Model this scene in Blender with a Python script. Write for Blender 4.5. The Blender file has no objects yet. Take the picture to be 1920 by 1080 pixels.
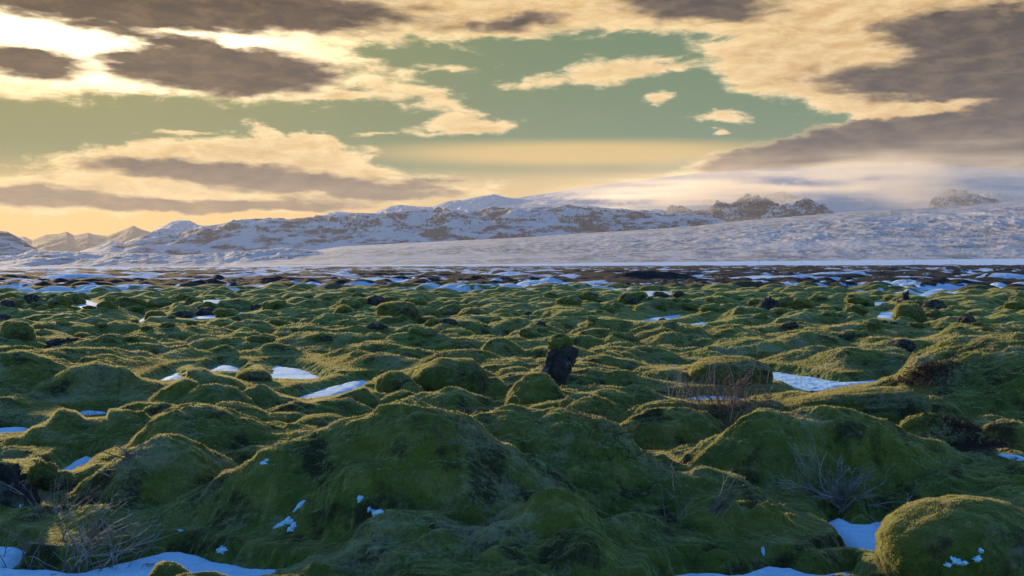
import bpy, bmesh, math, random
import numpy as np
from mathutils import Vector, Matrix, Euler
C = bpy.context.scene
COL = C.collection
rad = math.radians

# ------------------------------------------------------------------ camera
F = 2059.0            # focal length in photo pixels (1920 wide)
HY = 494.0            # photo row of the true horizon
ZC = 2.2              # eye height
cam = bpy.data.cameras.new('camera'); camo = bpy.data.objects.new('camera', cam); COL.objects.link(camo)
cam.sensor_width = 36.0; cam.lens = 36.0 * F / 1920.0
cam.shift_y = -(540 - HY) / 1920.0
cam.clip_start = 0.1; cam.clip_end = 60000
camo.location = (0, 0, ZC); camo.rotation_euler = (rad(90), 0, 0)
C.camera = camo
C.render.resolution_x = 1024; C.render.resolution_y = 576
C.view_settings.view_transform = 'Standard'; C.view_settings.look = 'None'
C.view_settings.gamma = 1; C.view_settings.exposure = 0.75
C.cycles.use_denoising = True
C.cycles.max_bounces = 6; C.cycles.volume_bounces = 1
C.cycles.diffuse_bounces = 3; C.cycles.transparent_max_bounces = 12

# ------------------------------------------------------------------ node helpers
class NT:
    def __init__(s, nt): s.nt = nt; s.n = nt.nodes; s.l = nt.links
    def put(s, sock, v):
        if v is None: return
        if isinstance(v, bpy.types.NodeSocket): s.l.new(v, sock)
        elif isinstance(v, (tuple, list)) and sock.type == 'RGBA' and len(v) == 3: sock.default_value = (*v, 1)
        else: sock.default_value = v
    def node(s, typ, out=0, ins=None, **kw):
        nd = s.n.new(typ)
        for k, v in kw.items(): setattr(nd, k, v)
        for k, v in (ins or {}).items(): s.put(nd.inputs[k], v)
        return nd.outputs[out] if out is not None else nd
    def m(s, op, a, b=None, c=None, clamp=False):
        nd = s.n.new('ShaderNodeMath'); nd.operation = op; nd.use_clamp = clamp
        s.put(nd.inputs[0], a); s.put(nd.inputs[1], b)
        if c is not None: s.put(nd.inputs[2], c)
        return nd.outputs[0]
    def mr(s, v, a, b, lo=0.0, hi=1.0, smooth=True):
        return s.node('ShaderNodeMapRange', 0, {0: v, 1: a, 2: b, 3: lo, 4: hi}, interpolation_type='SMOOTHSTEP' if smooth else 'LINEAR', clamp=True)
    def mix(s, f, a, b, mode='MIX'):
        nd = s.n.new('ShaderNodeMix'); nd.data_type = 'RGBA'; nd.blend_type = mode
        s.put(nd.inputs[0], f); s.put(nd.inputs[6], a); s.put(nd.inputs[7], b)
        return nd.outputs[2]
    def vm(s, op, a, b=None):
        nd = s.n.new('ShaderNodeVectorMath'); nd.operation = op
        s.put(nd.inputs[0], a); s.put(nd.inputs[1], b)
        return nd.outputs[0]
    def noise(s, vec, scale, detail=4, rough=0.5, dist=0.0, lac=2.0, ty='FBM', out=0):
        nd = s.n.new('ShaderNodeTexNoise'); nd.noise_type = ty
        s.put(nd.inputs['Vector'], vec)
        nd.inputs['Scale'].default_value = scale; nd.inputs['Detail'].default_value = detail
        nd.inputs['Roughness'].default_value = rough; nd.inputs['Distortion'].default_value = dist
        nd.inputs['Lacunarity'].default_value = lac
        return nd.outputs[out]
    def ramp(s, f, stops, interp='LINEAR'):
        nd = s.n.new('ShaderNodeValToRGB'); cr = nd.color_ramp; cr.interpolation = interp
        while len(cr.elements) < len(stops): cr.elements.new(0.5)
        for e, (p, c) in zip(cr.elements, stops): e.position = p; e.color = (*c, 1)
        s.put(nd.inputs[0], f); return nd.outputs[0]
def lin(r, g, b):
    f = lambda c: (c/255/12.92) if c/255 <= 0.04045 else ((c/255+0.055)/1.055)**2.4
    return (f(r), f(g), f(b))

# ------------------------------------------------------------------ sun and sky
SUN_AZ, SUN_EL = -28.0, 9.8
sl = bpy.data.lights.new('sun', 'SUN'); sl.energy = 4.4; sl.angle = rad(2.0); sl.color = (1.0, 0.72, 0.37)
so = bpy.data.objects.new('sun', sl); COL.objects.link(so)
sd = Vector((math.sin(rad(SUN_AZ))*math.cos(rad(SUN_EL)), math.cos(rad(SUN_AZ))*math.cos(rad(SUN_EL)), math.sin(rad(SUN_EL))))
so.rotation_euler = sd.to_track_quat('Z', 'Y').to_euler(); so.location = (0, 0, 50)

def ae(px, py):       # direction angles (degrees) of a point of the sky
    u, v = (px-960)/F, (HY-py)/F
    return math.degrees(math.atan(u)), math.degrees(math.atan2(v, math.sqrt(1+u*u)))
K = math.degrees(1/F)
# (px, py, half width, half height, strength, tilt deg)
COVER = [
 (380,0,820,110,2.2,0),(430,128,350,82,1.9,3),(40,115,330,92,2.0,0),(200,90,420,75,1.6,0),
 (1060,25,600,54,1.5,0),(1590,40,420,72,1.4,0),(1760,120,480,110,1.7,3),(1900,60,500,260,1.3,0),(1760,165,360,70,1.3,6),
 (1110,142,250,32,1.15,-6),(1180,120,160,28,0.7,4),(640,183,130,16,0.9,3),(800,185,170,48,1.15,20),(860,238,160,24,1.2,-3),(840,130,110,16,0.85,-4),
 (1237,182,55,18,1.35,-6),(1355,220,75,16,1.2,6),(1340,246,42,12,1.2,-6),(345,246,90,9,1.0,-3),(475,243,44,20,1.05,25),(580,260,80,18,1.15,5),(690,255,60,8,1.0,-3),
 (370,312,430,50,1.7,-2),(470,280,300,38,1.3,0),(650,345,400,42,1.7,1),(150,372,430,44,1.7,0),(560,385,280,18,1.1,0),
 (1750,270,640,80,2.0,-9),(1330,330,300,45,0.9,-12),(1420,110,130,40,1.0,0),(1500,150,160,40,0.9,0)]
CORE = [
 (360,8,620,62,2.0,1),(130,-12,560,70,1.3,0),(415,130,275,58,2.9,2),(50,120,135,36,2.2,4),(250,66,220,16,0.9,4),
 (1310,8,230,46,1.9,2),(975,38,120,22,1.2,-6),(1020,55,220,22,0.6,0),(1790,58,200,60,1.8,2),(1740,155,270,46,2.2,4),(1690,205,280,16,-1.6,-2),(1900,105,190,110,1.6,0),
 (370,317,270,24,2.1,1),(640,352,330,28,2.1,2),(520,384,300,16,1.5,0),(170,378,330,22,2.0,2),(60,352,200,14,0.9,0),(820,335,110,14,0.9,0),
 (1760,262,500,66,2.3,-8),(1450,300,330,50,1.3,-16),(1920,300,400,80,1.6,0),(1800,318,430,55,1.3,-3)]
w = bpy.data.worlds.new('World'); C.world = w; w.use_nodes = True
T = NT(w.node_tree); T.n.clear()
tc = T.node('ShaderNodeTexCoord', 'Generated')
xyz = T.node('ShaderNodeSeparateXYZ', None, {0: tc})
X, Y, Z = xyz.outputs
az = T.m('MULTIPLY', T.m('ARCTAN2', X, Y), 180/math.pi)
el = T.m('MULTIPLY', T.m('ARCSINE', Z), 180/math.pi)
P0 = T.node('ShaderNodeCombineXYZ', 0, {0: az, 1: el, 2: 0.0})
# warp, finer vertically (clouds seen at a low angle)
Pst = T.vm('MULTIPLY', P0, (0.28, 0.75, 1))
wn = T.noise(Pst, 1.1, 7, 0.6, 0.2, out=1)
wv = T.vm('MULTIPLY', T.vm('SUBTRACT', wn, (0.5, 0.5, 0.5)), (4.5, 1.2, 0))
P = T.vm('ADD', P0, wv)
def field(blobs):
    acc = None
    for (px, py, rx, ry, s, rot) in blobs:
        a, e = ae(px, py)
        mp = T.node('ShaderNodeMapping', 0, {0: P, 1: (a, e, 0), 2: (0, 0, rad(-rot)), 3: (rx*K, ry*K, 1)}, vector_type='TEXTURE')
        g = T.node('ShaderNodeTexGradient', 1, {0: mp}, gradient_type='SPHERICAL')
        acc = T.m('MULTIPLY', g, s) if acc is None else T.m('MULTIPLY_ADD', g, s, acc)
    return acc
fine = T.noise(T.vm('MULTIPLY', P0, (0.55, 1.7, 1)), 1.0, 10, 0.66, 0.4)
fineb = T.noise(T.vm('MULTIPLY', P0, (0.32, 1.3, 1)), 1.7, 6, 0.55, 0.3)
cov = T.m('ADD', field(COVER), T.m('MULTIPLY', T.m('SUBTRACT', fine, 0.52), 1.9))
core = T.m('ADD', field(CORE), T.m('MULTIPLY', T.m('SUBTRACT', fineb, 0.5), 1.3))
alpha = T.mr(cov, 0.30, 0.92)
alpha = T.m('MAXIMUM', alpha, T.mr(core, 0.4, 0.9))
dark = T.m('MULTIPLY', T.mr(core, 0.22, 1.15), 0.98)
mid = T.mr(cov, 0.5, 1.7)
# glow round the hidden sun, and along the horizon
def spot(px, py, rx, ry):
    a, e = ae(px, py)
    mp = T.node('ShaderNodeMapping', 0, {0: P0, 1: (a, e, 0), 2: (0, 0, 0), 3: (rx*K, ry*K, 1)}, vector_type='TEXTURE')
    return T.node('ShaderNodeTexGradient', 1, {0: mp}, gradient_type='SPHERICAL')
glow = T.mr(spot(210, 80, 760, 230), 0.0, 1.0)
hot = T.mr(spot(230, 85, 520, 120), 0.0, 0.9)
low = T.mr(el, 0.0, 8.2, 1.0, 0.0)                      # towards the horizon
left = T.mr(az, -26.0, 14.0, 1.0, 0.0)
grad_hi = T.mix(left, lin(112,142,120), lin(136,144,96))
grad_lo = T.mix(left, lin(236,196,136), lin(255,208,128))
lowm = T.mr(T.m('MULTIPLY_ADD', left, 0.32, low), 0.55, 1.12)
skyc = T.mix(lowm, grad_hi, grad_lo)
band = T.mr(spot(1090, 288, 520, 34), 0.0, 0.7)         # thin veil over the glacier
skyc = T.mix(T.m('MULTIPLY', band, 0.75), skyc, lin(240,205,140))
band2 = T.mr(spot(1000, 360, 700, 60), 0.0, 0.8)
skyc = T.mix(T.m('MULTIPLY', band2, 0.6), skyc, lin(250,210,140))
skyc = T.mix(T.m('MULTIPLY', glow, 0.12), skyc, lin(255,225,160))
bright = T.mix(left, lin(250,218,165), lin(255,222,150))
bright = T.mix(T.m('MULTIPLY', mid, 0.38), bright, lin(190,152,108))
fine2 = T.noise(T.vm('MULTIPLY', T.vm('ADD', P0, (-0.55, 0.30, 0)), (0.55, 1.7, 1)), 1.0, 10, 0.66, 0.4)
rel = T.m('MULTIPLY_ADD', T.m('SUBTRACT', fine, fine2), 3.2, 0.5, clamp=True)
bright = T.mix(rel, T.mix(0.25, bright, lin(150,122,92)), T.mix(0.35, bright, (1.0, 0.90, 0.68)))
bright = T.mix(glow, bright, T.mix(rel, (0.72, 0.52, 0.30), (1.15, 0.98, 0.70)))
bright = T.mix(hot, bright, (2.6, 2.2, 1.6))
darkc = T.mix(left, lin(80,82,90), lin(78,62,44))
darkc = T.mix(T.mr(el, 2.0, 5.5, 1.0, 0.0), darkc, lin(156,128,92))
darkc = T.mix(T.mr(fine, 0.35, 0.68), T.mix(0.45, darkc, lin(60,54,50)), T.mix(0.22, darkc, lin(190,160,125)))
rim = T.m('MULTIPLY', T.mr(cov, 0.45, 1.15, 1.0, 0.0), T.m('SUBTRACT', 1.0, dark))
bright = T.mix(T.m('MULTIPLY', rim, 0.55), bright, T.mix(left, (0.98, 0.84, 0.60), (1.15, 0.92, 0.56)))
cloud = T.mix(dark, bright, darkc)
front = T.mix(alpha, skyc, cloud)
mist = T.m('MULTIPLY', T.mr(spot(1270, 350, 430, 85), 0.0, 0.9), T.mr(T.noise(T.vm('MULTIPLY', P0, (0.25, 0.9, 1)), 1.3, 6, 0.6), 0.3, 0.65, 0.45, 1.0))
front = T.mix(T.m('MULTIPLY', mist, 0.35), front, lin(236,200,150))
front = T.node('ShaderNodeGamma', 0, {0: T.vm('SUBTRACT', front, (0.036, 0.036, 0.036)), 1: 1.12})
lum = T.vm('MULTIPLY', front, (6.7, 6.4, 5.6))
sky = T.node('ShaderNodeTexSky', 0, sky_type='NISHITA', sun_disc=False, sun_elevation=rad(SUN_EL), sun_rotation=rad(SUN_AZ), altitude=50, air_density=1.0, dust_density=0.6, ozone_density=3.0)
sky = T.vm('MULTIPLY', sky, (0.84, 1.24, 1.72))
fm = T.m('MULTIPLY', T.mr(el, 15.0, 30.0, 1.0, 0.0), T.mr(T.m('ABSOLUTE', az), 45.0, 80.0, 1.0, 0.0))
final = T.mix(fm, sky, lum)
bg = T.node('ShaderNodeBackground', 0, {0: final, 1: 0.1})
T.node('ShaderNodeOutputWorld', None, {0: bg})
w.cycles.sampling_method = 'MANUAL'; w.cycles.sample_map_resolution = 512

# ------------------------------------------------------------------ numeric noise
def _hash(ix, iy, seed):
    h = (ix.astype(np.int64)*374761393 + iy.astype(np.int64)*668265263 + seed*1274126177) & 0xffffffff
    h = ((h ^ (h >> 13))*1274126177) & 0xffffffff
    return (h ^ (h >> 16)) & 0xffffffff
def pn(x, y, seed=0):          # 2-D gradient noise, about -0.7..0.7
    x0 = np.floor(x); y0 = np.floor(y); fx = x-x0; fy = y-y0
    ux = fx*fx*fx*(fx*(fx*6-15)+10); uy = fy*fy*fy*(fy*(fy*6-15)+10)
    def g(ix, iy, dx, dy):
        a = _hash(ix, iy, seed)*(2*math.pi/4294967296.0)
        return np.cos(a)*dx + np.sin(a)*dy
    n00 = g(x0, y0, fx, fy); n10 = g(x0+1, y0, fx-1, fy); n01 = g(x0, y0+1, fx, fy-1); n11 = g(x0+1, y0+1, fx-1, fy-1)
    return (n00*(1-ux)+n10*ux)*(1-uy) + (n01*(1-ux)+n11*ux)*uy
def fbm(x, y, oct=4, seed=0, gain=0.5):
    t = 0; a = 1.0
    for o in range(oct):
        t = t + a*pn(x, y, seed+o*17); x = x*2.03+11.3; y = y*2.03+7.7; a *= gain
    return t
def ridged(x, y, oct=4, seed=0, gain=0.5):
    t = 0; a = 1.0
    for o in range(oct):
        t = t + a*(1-2.2*np.abs(pn(x, y, seed+o*17))); x = x*2.03+11.3; y = y*2.03+7.7; a *= gain
    return t
def sstep(v, a, b):
    t = np.clip((v-a)/(b-a), 0, 1); return t*t*(3-2*t)

def mesh_from(name, verts, quads, mat, smooth=True, tris=None):
    me = bpy.data.meshes.new(name)
    verts = np.ascontiguousarray(verts, dtype=np.float32); me.vertices.add(len(verts)); me.vertices.foreach_set('co', verts.ravel())
    f = np.ascontiguousarray(quads, dtype=np.int32); k = f.shape[1]
    me.loops.add(f.size); me.loops.foreach_set('vertex_index', f.ravel())
    me.polygons.add(len(f)); me.polygons.foreach_set('loop_start', np.arange(0, f.size, k, dtype=np.int32))
    me.polygons.foreach_set('use_smooth', np.full(len(f), smooth))
    me.materials.append(mat); me.update(calc_edges=True)
    return me
def grid_quads(nr, na):
    i = np.arange(nr*na).reshape(nr, na)
    return np.stack([i[:-1, :-1], i[:-1, 1:], i[1:, 1:], i[1:, :-1]], -1).reshape(-1, 4)
def link(name, me, parent=None, label=None, cat=None, group=None, kind=None, loc=None):
    o = bpy.data.objects.new(name, me); COL.objects.link(o)
    if parent is not None: o.parent = parent
    if label: o['label'] = label
    if cat: o['category'] = cat
    if group: o['group'] = group
    if kind: o['kind'] = kind
    if loc is not None: o.location = loc
    return o
def newmat(name):
    m = bpy.data.materials.new(name); m.use_nodes = True
    t = NT(m.node_tree); b = t.n['Principled BSDF']
    return m, t, b

# ------------------------------------------------------------------ materials
def moss_color(t, pos, frost_amt=1.0):
    n1 = t.noise(pos, 0.9, 5, 0.55); n2 = t.noise(pos, 5.0, 4, 0.6); n3 = t.noise(pos, 30.0, 3, 0.6)
    c = t.mix(t.mr(n1, 0.35, 0.65), (0.140, 0.150, 0.024), (0.088, 0.124, 0.024))
    c = t.mix(t.mr(n2, 0.42, 0.70), c, (0.200, 0.196, 0.048))
    c = t.mix(t.m('MULTIPLY', t.mr(t.noise(pos, 2.3, 6, 0.65), 0.50, 0.62), 0.85), c, (0.030, 0.025, 0.016))
    c = t.mix(t.m('MULTIPLY', t.mr(n3, 0.35, 0.75), 0.5), c, t.mix(1.0, c, (0.55, 0.55, 0.5), 'MULTIPLY'))
    nz = t.node('ShaderNodeSeparateXYZ', 2, {0: t.node('ShaderNodeNewGeometry', 'Normal')})
    fr = t.m('MULTIPLY', t.mr(t.m('ADD', t.noise(pos, 1.3, 6, 0.65), t.m('MULTIPLY', t.m('SUBTRACT', n3, 0.5), 0.5)), 0.52, 0.66), t.mr(nz, 0.1, 0.8))
    fr = t.m('MULTIPLY', fr, 0.6*frost_amt)
    return t.mix(fr, c, (0.31, 0.29, 0.17)), n2, n3
def moss_finish(t, b, col, pos, n3):
    t.put(b.inputs['Base Color'], col)
    b.inputs['Roughness'].default_value = 0.95
    b.inputs['Specular IOR Level'].default_value = 0.1
    b.inputs['Sheen Weight'].default_value = 0.55; b.inputs['Sheen Roughness'].default_value = 0.35
    b.inputs['Sheen Tint'].default_value = (0.80, 0.82, 0.30, 1)
    b1 = t.node('ShaderNodeBump', 0, {'Strength': 1.0, 'Distance': 0.07, 'Height': t.noise(pos, 10.0, 4, 0.55), 'Normal': t.node('ShaderNodeBump', 0, {'Strength': 0.8, 'Distance': 0.16, 'Height': t.noise(pos, 4.0, 3, 0.5)})})
    b2 = t.node('ShaderNodeBump', 0, {'Strength': 0.35, 'Distance': 0.010, 'Height': t.noise(pos, 70.0, 2, 0.5), 'Normal': b1})
    t.put(b.inputs['Normal'], b2)
def mat_moss(name, frost=1.0):
    m, t, b = newmat(name)
    pos = t.node('ShaderNodeTexCoord', 'Object')
    col, n2, n3 = moss_color(t, pos, frost); moss_finish(t, b, col, pos, n3); return m
def mat_ground():
    m, t, b = newmat('moss_ground')
    pos = t.node('ShaderNodeTexCoord', 'Object')
    sx = t.node('ShaderNodeSeparateXYZ', None, {0: pos}); x, y, z = sx.outputs
    col, n2, n3 = moss_color(t, pos)
    dist = t.node('ShaderNodeVectorMath', 1, {0: t.vm('MULTIPLY', pos, (1, 1, 0))}, operation='LENGTH')
    dj = t.m('MULTIPLY_ADD', t.noise(pos, 0.03, 4, 0.6), 60.0, dist)
    far = t.mr(dj, 100.0, 122.0)
    br = t.mix(t.mr(t.noise(pos, 0.35, 6, 0.7), 0.4, 0.6), (0.026, 0.032, 0.034), (0.040, 0.048, 0.042))
    br = t.mix(t.mr(t.noise(pos, 1.3, 5, 0.7), 0.45, 0.6), br, (0.018, 0.018, 0.020))
    col = t.mix(far, col, br)
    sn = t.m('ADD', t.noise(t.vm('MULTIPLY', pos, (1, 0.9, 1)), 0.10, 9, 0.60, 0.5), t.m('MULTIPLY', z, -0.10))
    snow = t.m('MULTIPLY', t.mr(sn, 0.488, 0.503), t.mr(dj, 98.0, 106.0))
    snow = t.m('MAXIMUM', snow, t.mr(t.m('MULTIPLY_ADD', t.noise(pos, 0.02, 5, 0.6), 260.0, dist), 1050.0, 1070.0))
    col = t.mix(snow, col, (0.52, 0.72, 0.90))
    moss_finish(t, b, col, pos, n3)
    t.put(b.inputs['Sheen Weight'], t.m('MULTIPLY', t.m('SUBTRACT', 1.0, far), 0.55))
    return m
def mat_snow():
    m, t, b = newmat('snow')
    pos = t.node('ShaderNodeTexCoord', 'Object')
    c = t.mix(t.mr(t.noise(pos, 9.0, 5, 0.6), 0.3, 0.7), (0.38, 0.72, 0.96), (0.55, 0.84, 0.98))  # white snow with the blue of skylit shade put into its base colour
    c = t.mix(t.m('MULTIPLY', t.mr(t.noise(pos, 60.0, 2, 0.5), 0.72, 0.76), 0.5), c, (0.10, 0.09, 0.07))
    t.put(b.inputs['Base Color'], c); b.inputs['Roughness'].default_value = 0.8
    t.put(b.inputs['Normal'], t.node('ShaderNodeBump', 0, {'Strength': 0.7, 'Distance': 0.03, 'Height': t.noise(pos, 22.0, 4, 0.6)}))
    return m
def mat_lava():
    m, t, b = newmat('lava_rock')
    pos = t.node('ShaderNodeTexCoord', 'Object')
    n = t.noise(pos, 7.0, 6, 0.7)
    c = t.mix(t.mr(n, 0.4, 0.65), (0.016, 0.013, 0.013), (0.060, 0.052, 0.050))
    nz = t.node('ShaderNodeSeparateXYZ', 2, {0: t.node('ShaderNodeNewGeometry', 'Normal')})
    c = t.mix(t.m('MULTIPLY', t.mr(t.noise(pos, 4.0, 5, 0.65), 0.54, 0.60), 0.8), c, (0.15, 0.16, 0.15))
    c = t.mix(t.m('MULTIPLY', t.mr(t.noise(pos, 2.5, 5, 0.6), 0.50, 0.58), t.mr(nz, 0.2, 0.7)), c, (0.07, 0.075, 0.012))
    t.put(b.inputs['Base Color'], c); b.inputs['Roughness'].default_value = 0.9
    t.put(b.inputs['Normal'], t.node('ShaderNodeBump', 0, {'Strength': 1.0, 'Distance': 0.06, 'Height': t.noise(pos, 12.0, 6, 0.7)}))
    return m
M_GROUND = mat_ground(); M_SNOW = mat_snow(); M_MOSS = mat_moss('moss'); M_LAVA = mat_lava()
M_MOSSF = mat_moss('frosted_moss', 1.3)

# ------------------------------------------------------------------ ground
R = np.concatenate([np.geomspace(3.2, 6.2, 60), np.geomspace(6.21, 24, 1000), np.geomspace(24.05, 80, 430), np.geomspace(80.4, 2600, 360)])
A = np.radians(np.linspace(-30, 30, 1180))
LR = np.log(R)
RR, AA = np.meshgrid(R, A, indexing='ij')
GX = RR*np.sin(AA); GY = RR*np.cos(AA)
def gp(px, py, z=0.0):       # point of the level z seen at a photo pixel
    y = F*(ZC-z)/(py-HY); return ((px-960)/F*y, y)
near = 1-sstep(RR, 60, 130)
base = 0.10*fbm(GX*0.22, GY*0.22, 3, 5) + 0.02
# flat snow plain beyond the lava, and the lava's gentle rise
pxg = np.clip(960 + F*np.tan(AA), -300, 2300)
z600 = ZC + (HY-np.interp(pxg, [-300, 0, 600, 1000, 1920, 2300], [505, 505, 501, 499, 498, 498]))/F*600 - 0.15
zend = ZC + (HY-np.interp(pxg, [-300, 0, 500, 900, 1300, 1920, 2300], [502, 501, 498, 496, 491, 486, 485]))/F*2600
base = base + z600*sstep(RR, 90, 600)*(1-sstep(RR, 620, 900)) + zend*sstep(RR, 600, 2600)
# a slope climbing at the right
HZ = base.copy()
WX = GX + 0.17*fbm(GX*.85, GY*.85, 2, 31, .35); WY = GY + 0.20*fbm(GX*.95, GY*.95, 2, 67, .4)
def dome(x, y, rx, ry, zt, rot=0.0, zb=-0.1, shape='para', k=0.06):
    reach = max(rx, ry)*1.08+0.3; r = math.hypot(x, y); a = math.atan2(x, y)
    i0, i1 = np.searchsorted(R, [max(r-reach, 0), r+reach])
    da = reach/max(r-reach, 3.0)
    j0, j1 = np.searchsorted(A, [a-da, a+da])
    if i1-i0 < 2 or j1-j0 < 2: return
    s = (slice(i0, i1), slice(j0, j1))
    dx = WX[s]-x; dy = WY[s]-y; c, n = math.cos(rot), math.sin(rot)
    u = (dx*c+dy*n)/rx; v = (-dx*n+dy*c)/ry
    d2 = u*u+v*v
    if shape == 'para': h = 1-d2
    elif shape == 'round': h = np.where(d2 < 1, np.sqrt(np.clip(1-d2, 0, 1)), 1-d2)
    else: h = np.where(d2 < 1, (1-d2)**2*(1+0.9*d2), 1-d2-0.001)
    h = zb + (zt-zb)*np.maximum(h, -0.5)
    b = HZ[s]; q = np.maximum(k-np.abs(h-b), 0)/k
    HZ[s] = np.maximum(h, b) + q*q*k*0.25
rng = random.Random(7)
# broad swells, then crowds of hummocks
for i in range(420):
    r = math.sqrt(rng.uniform(7**2, 95**2)); a = rng.uniform(-.54, .54); s = rng.uniform(1.6, 3.4)
    dome(r*math.sin(a), r*math.cos(a), s*rng.uniform(.9, 1.8), s, rng.uniform(.0, .18)*min(1, r/18), rng.uniform(-.5, .5), -0.12, 'soft', .1)
for i in range(9000):
    r = math.sqrt(rng.uniform(5**2, 115**2)); a = rng.uniform(-.54, .54)
    s = math.exp(rng.uniform(math.log(.30), math.log(1.15)))*(1+r/160)
    zt = min(s*rng.uniform(.22, .54)*(1.0 if r > 18 else 0.65), .17+.0085*r)
    dome(r*math.sin(a), r*math.cos(a), s*rng.uniform(.8, 1.6), s, zt, rng.uniform(-.6, .6), -0.10-0.2*s*rng.random(), rng.choice(['para', 'round', 'soft', 'para']), .05)
for i in range(5200):
    r = math.sqrt(rng.uniform(95**2, 650**2)); a = rng.uniform(-.54, .54); s = rng.uniform(1.5, 6)
    x, y = r*math.sin(a), r*math.cos(a)
    z0 = float(np.interp(r, [90, 600], [0, 1]))*float(np.interp(960+F*math.tan(a), [0, 1920], [-0.9, 0.9]))
    dome(x, y, s*rng.uniform(.8, 2.2), s, z0 + s*rng.uniform(.05, .17), rng.uniform(-.5, .5), z0-0.5, rng.choice(['para', 'soft', 'round']), .08)
# the hummocks one can point at: px centre, top row, half width, front-foot row, depth ratio, shape
HERO = [
 (150,783,175,868,.8,'para'),(370,795,200,892,.7,'soft'),(480,812,90,880,.8,'para'),(310,843,185,972,.75,'soft'),(60,857,85,897,.8,'para'),(230,832,60,880,.8,'para'),
 (740,785,330,1030,.62,'soft'),(640,860,200,1010,.7,'soft'),(520,905,170,1010,.7,'soft'),(1000,800,330,975,.55,'soft'),(870,832,150,950,.6,'soft'),(1190,860,120,950,.7,'para'),
 (930,905,180,1010,.6,'soft'),(1010,955,170,1090,.7,'soft'),(850,1000,240,1110,.6,'soft'),(1340,968,90,1062,.8,'round'),(1220,985,120,1080,.7,'soft'),(1462,968,100,1068,.75,'para'),
 (1120,1030,170,1120,.6,'soft'),(665,938,85,1012,.8,'round'),(570,970,85,1035,.8,'round'),(740,1010,120,1090,.7,'soft'),
 (1560,787,270,958,.6,'soft'),(1440,812,120,930,.6,'para'),(1370,862,110,940,.6,'soft'),(1760,808,130,925,.7,'soft'),(1840,862,70,935,.8,'round'),(1720,862,150,950,.6,'soft'),(1770,903,100,968,.8,'round'),(1910,928,70,985,.8,'para'),(1895,818,80,892,.7,'round'),
 (1930,640,330,800,.8,'soft'),(1760,688,260,785,.7,'soft'),
 (1210,742,130,802,.7,'para'),(1100,778,85,842,.8,'para'),(1310,766,170,850,.55,'soft'),(1250,800,150,872,.55,'soft'),(1390,768,120,830,.6,'soft'),
 (1004,722,66,800,.75,'soft'),(700,700,0,0,0,''),(760,727,55,772,.8,'para'),(830,742,115,804,.6,'para'),(640,733,78,788,.8,'para'),(745,745,60,790,.8,'para'),
 (440,755,55,790,.8,'para'),(283,733,62,788,.7,'para'),(275,755,85,800,.7,'para'),(310,775,62,822,.8,'para'),(170,738,55,775,.8,'para'),(60,750,110,832,.6,'soft'),(440,783,90,822,.6,'soft'),
 (30,673,150,756,.6,'soft'),(190,698,150,768,.55,'soft'),(330,716,110,790,.6,'soft'),(390,740,90,800,.6,'soft'),(380,705,110,778,.5,'soft'),(500,735,80,790,.6,'para'),
 (370,685,55,716,.8,'para'),(175,675,27,702,.8,'round'),(210,637,58,680,.7,'round'),(335,658,110,702,.5,'soft'),(420,649,38,682,.8,'round'),(545,645,105,704,.7,'para'),(30,660,60,690,.6,'soft'),
 (470,630,28,658,.8,'round'),(380,635,60,665,.6,'para'),(250,607,130,645,.5,'soft'),(330,628,80,650,.5,'soft'),(300,650,60,670,.6,'para'),
 (690,618,100,645,.6,'soft'),(790,630,110,675,.5,'soft'),(880,640,120,680,.5,'soft'),(940,640,60,690,.7,'para'),(700,652,120,690,.5,'soft'),(870,670,110,705,.5,'soft'),(960,700,60,735,.8,'para'),(920,720,60,760,.8,'para'),
 (1250,636,110,690,.6,'soft'),(1200,655,100,700,.6,'soft'),(1090,640,90,670,.5,'soft'),(1140,680,110,715,.5,'soft'),(1170,712,120,748,.5,'soft'),(1080,735,70,775,.6,'soft'),(1410,640,60,672,.7,'para'),(1350,650,80,680,.6,'para'),
 (1520,633,95,672,.6,'soft'),(1590,636,40,662,.8,'para'),(1675,650,45,676,.8,'round'),(1530,662,70,690,.6,'para'),(1630,668,60,702,.6,'para'),(1470,672,70,700,.6,'para'),(1650,622,40,640,.8,'para'),(1860,618,50,652,.8,'para'),(1750,640,110,665,.5,'soft'),(1610,622,60,645,.6,'para'),(1240,602,35,620,.8,'para'),(1380,612,50,632,.7,'para'),(1500,605,60,630,.6,'para'),
 (1065,575,60,607,.8,'round'),(1105,589,40,610,.8,'round'),(1230,560,50,590,.8,'round'),(1900,655,60,690,.7,'para'),(1300,690,0,0,0,''),(560,725,60,750,.6,'para'),(600,700,90,730,.5,'soft'),(560,610,80,640,.5,'soft'),
]
for h in HERO:
    cx, ty, hw, by, asp, sh = h
    if not hw: continue
    yf = F*(ZC-0.02)/(by-HY)
    k_ = {'para': .85, 'round': .9, 'soft': .62}[sh]
    yc = yf/(1-k_*asp*hw/F)
    rx = hw/F*yc; ry = rx*asp
    zt = ZC-(ty-HY)/F*yc
    dome((cx-960)/F*yc, yc, rx*(1.0 if sh != 'soft' else 1.25), ry*(1.0 if sh != 'soft' else 1.2), zt, 0, -0.05 if sh != 'round' else -0.12, sh, .07)
def pit(px, py, z, rx, depth):
    x, y = gp(px, py, z); HZ[:] -= depth*np.exp(-(((GX-x)/rx)**2+((GY-y)/(rx*.8))**2))
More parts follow.
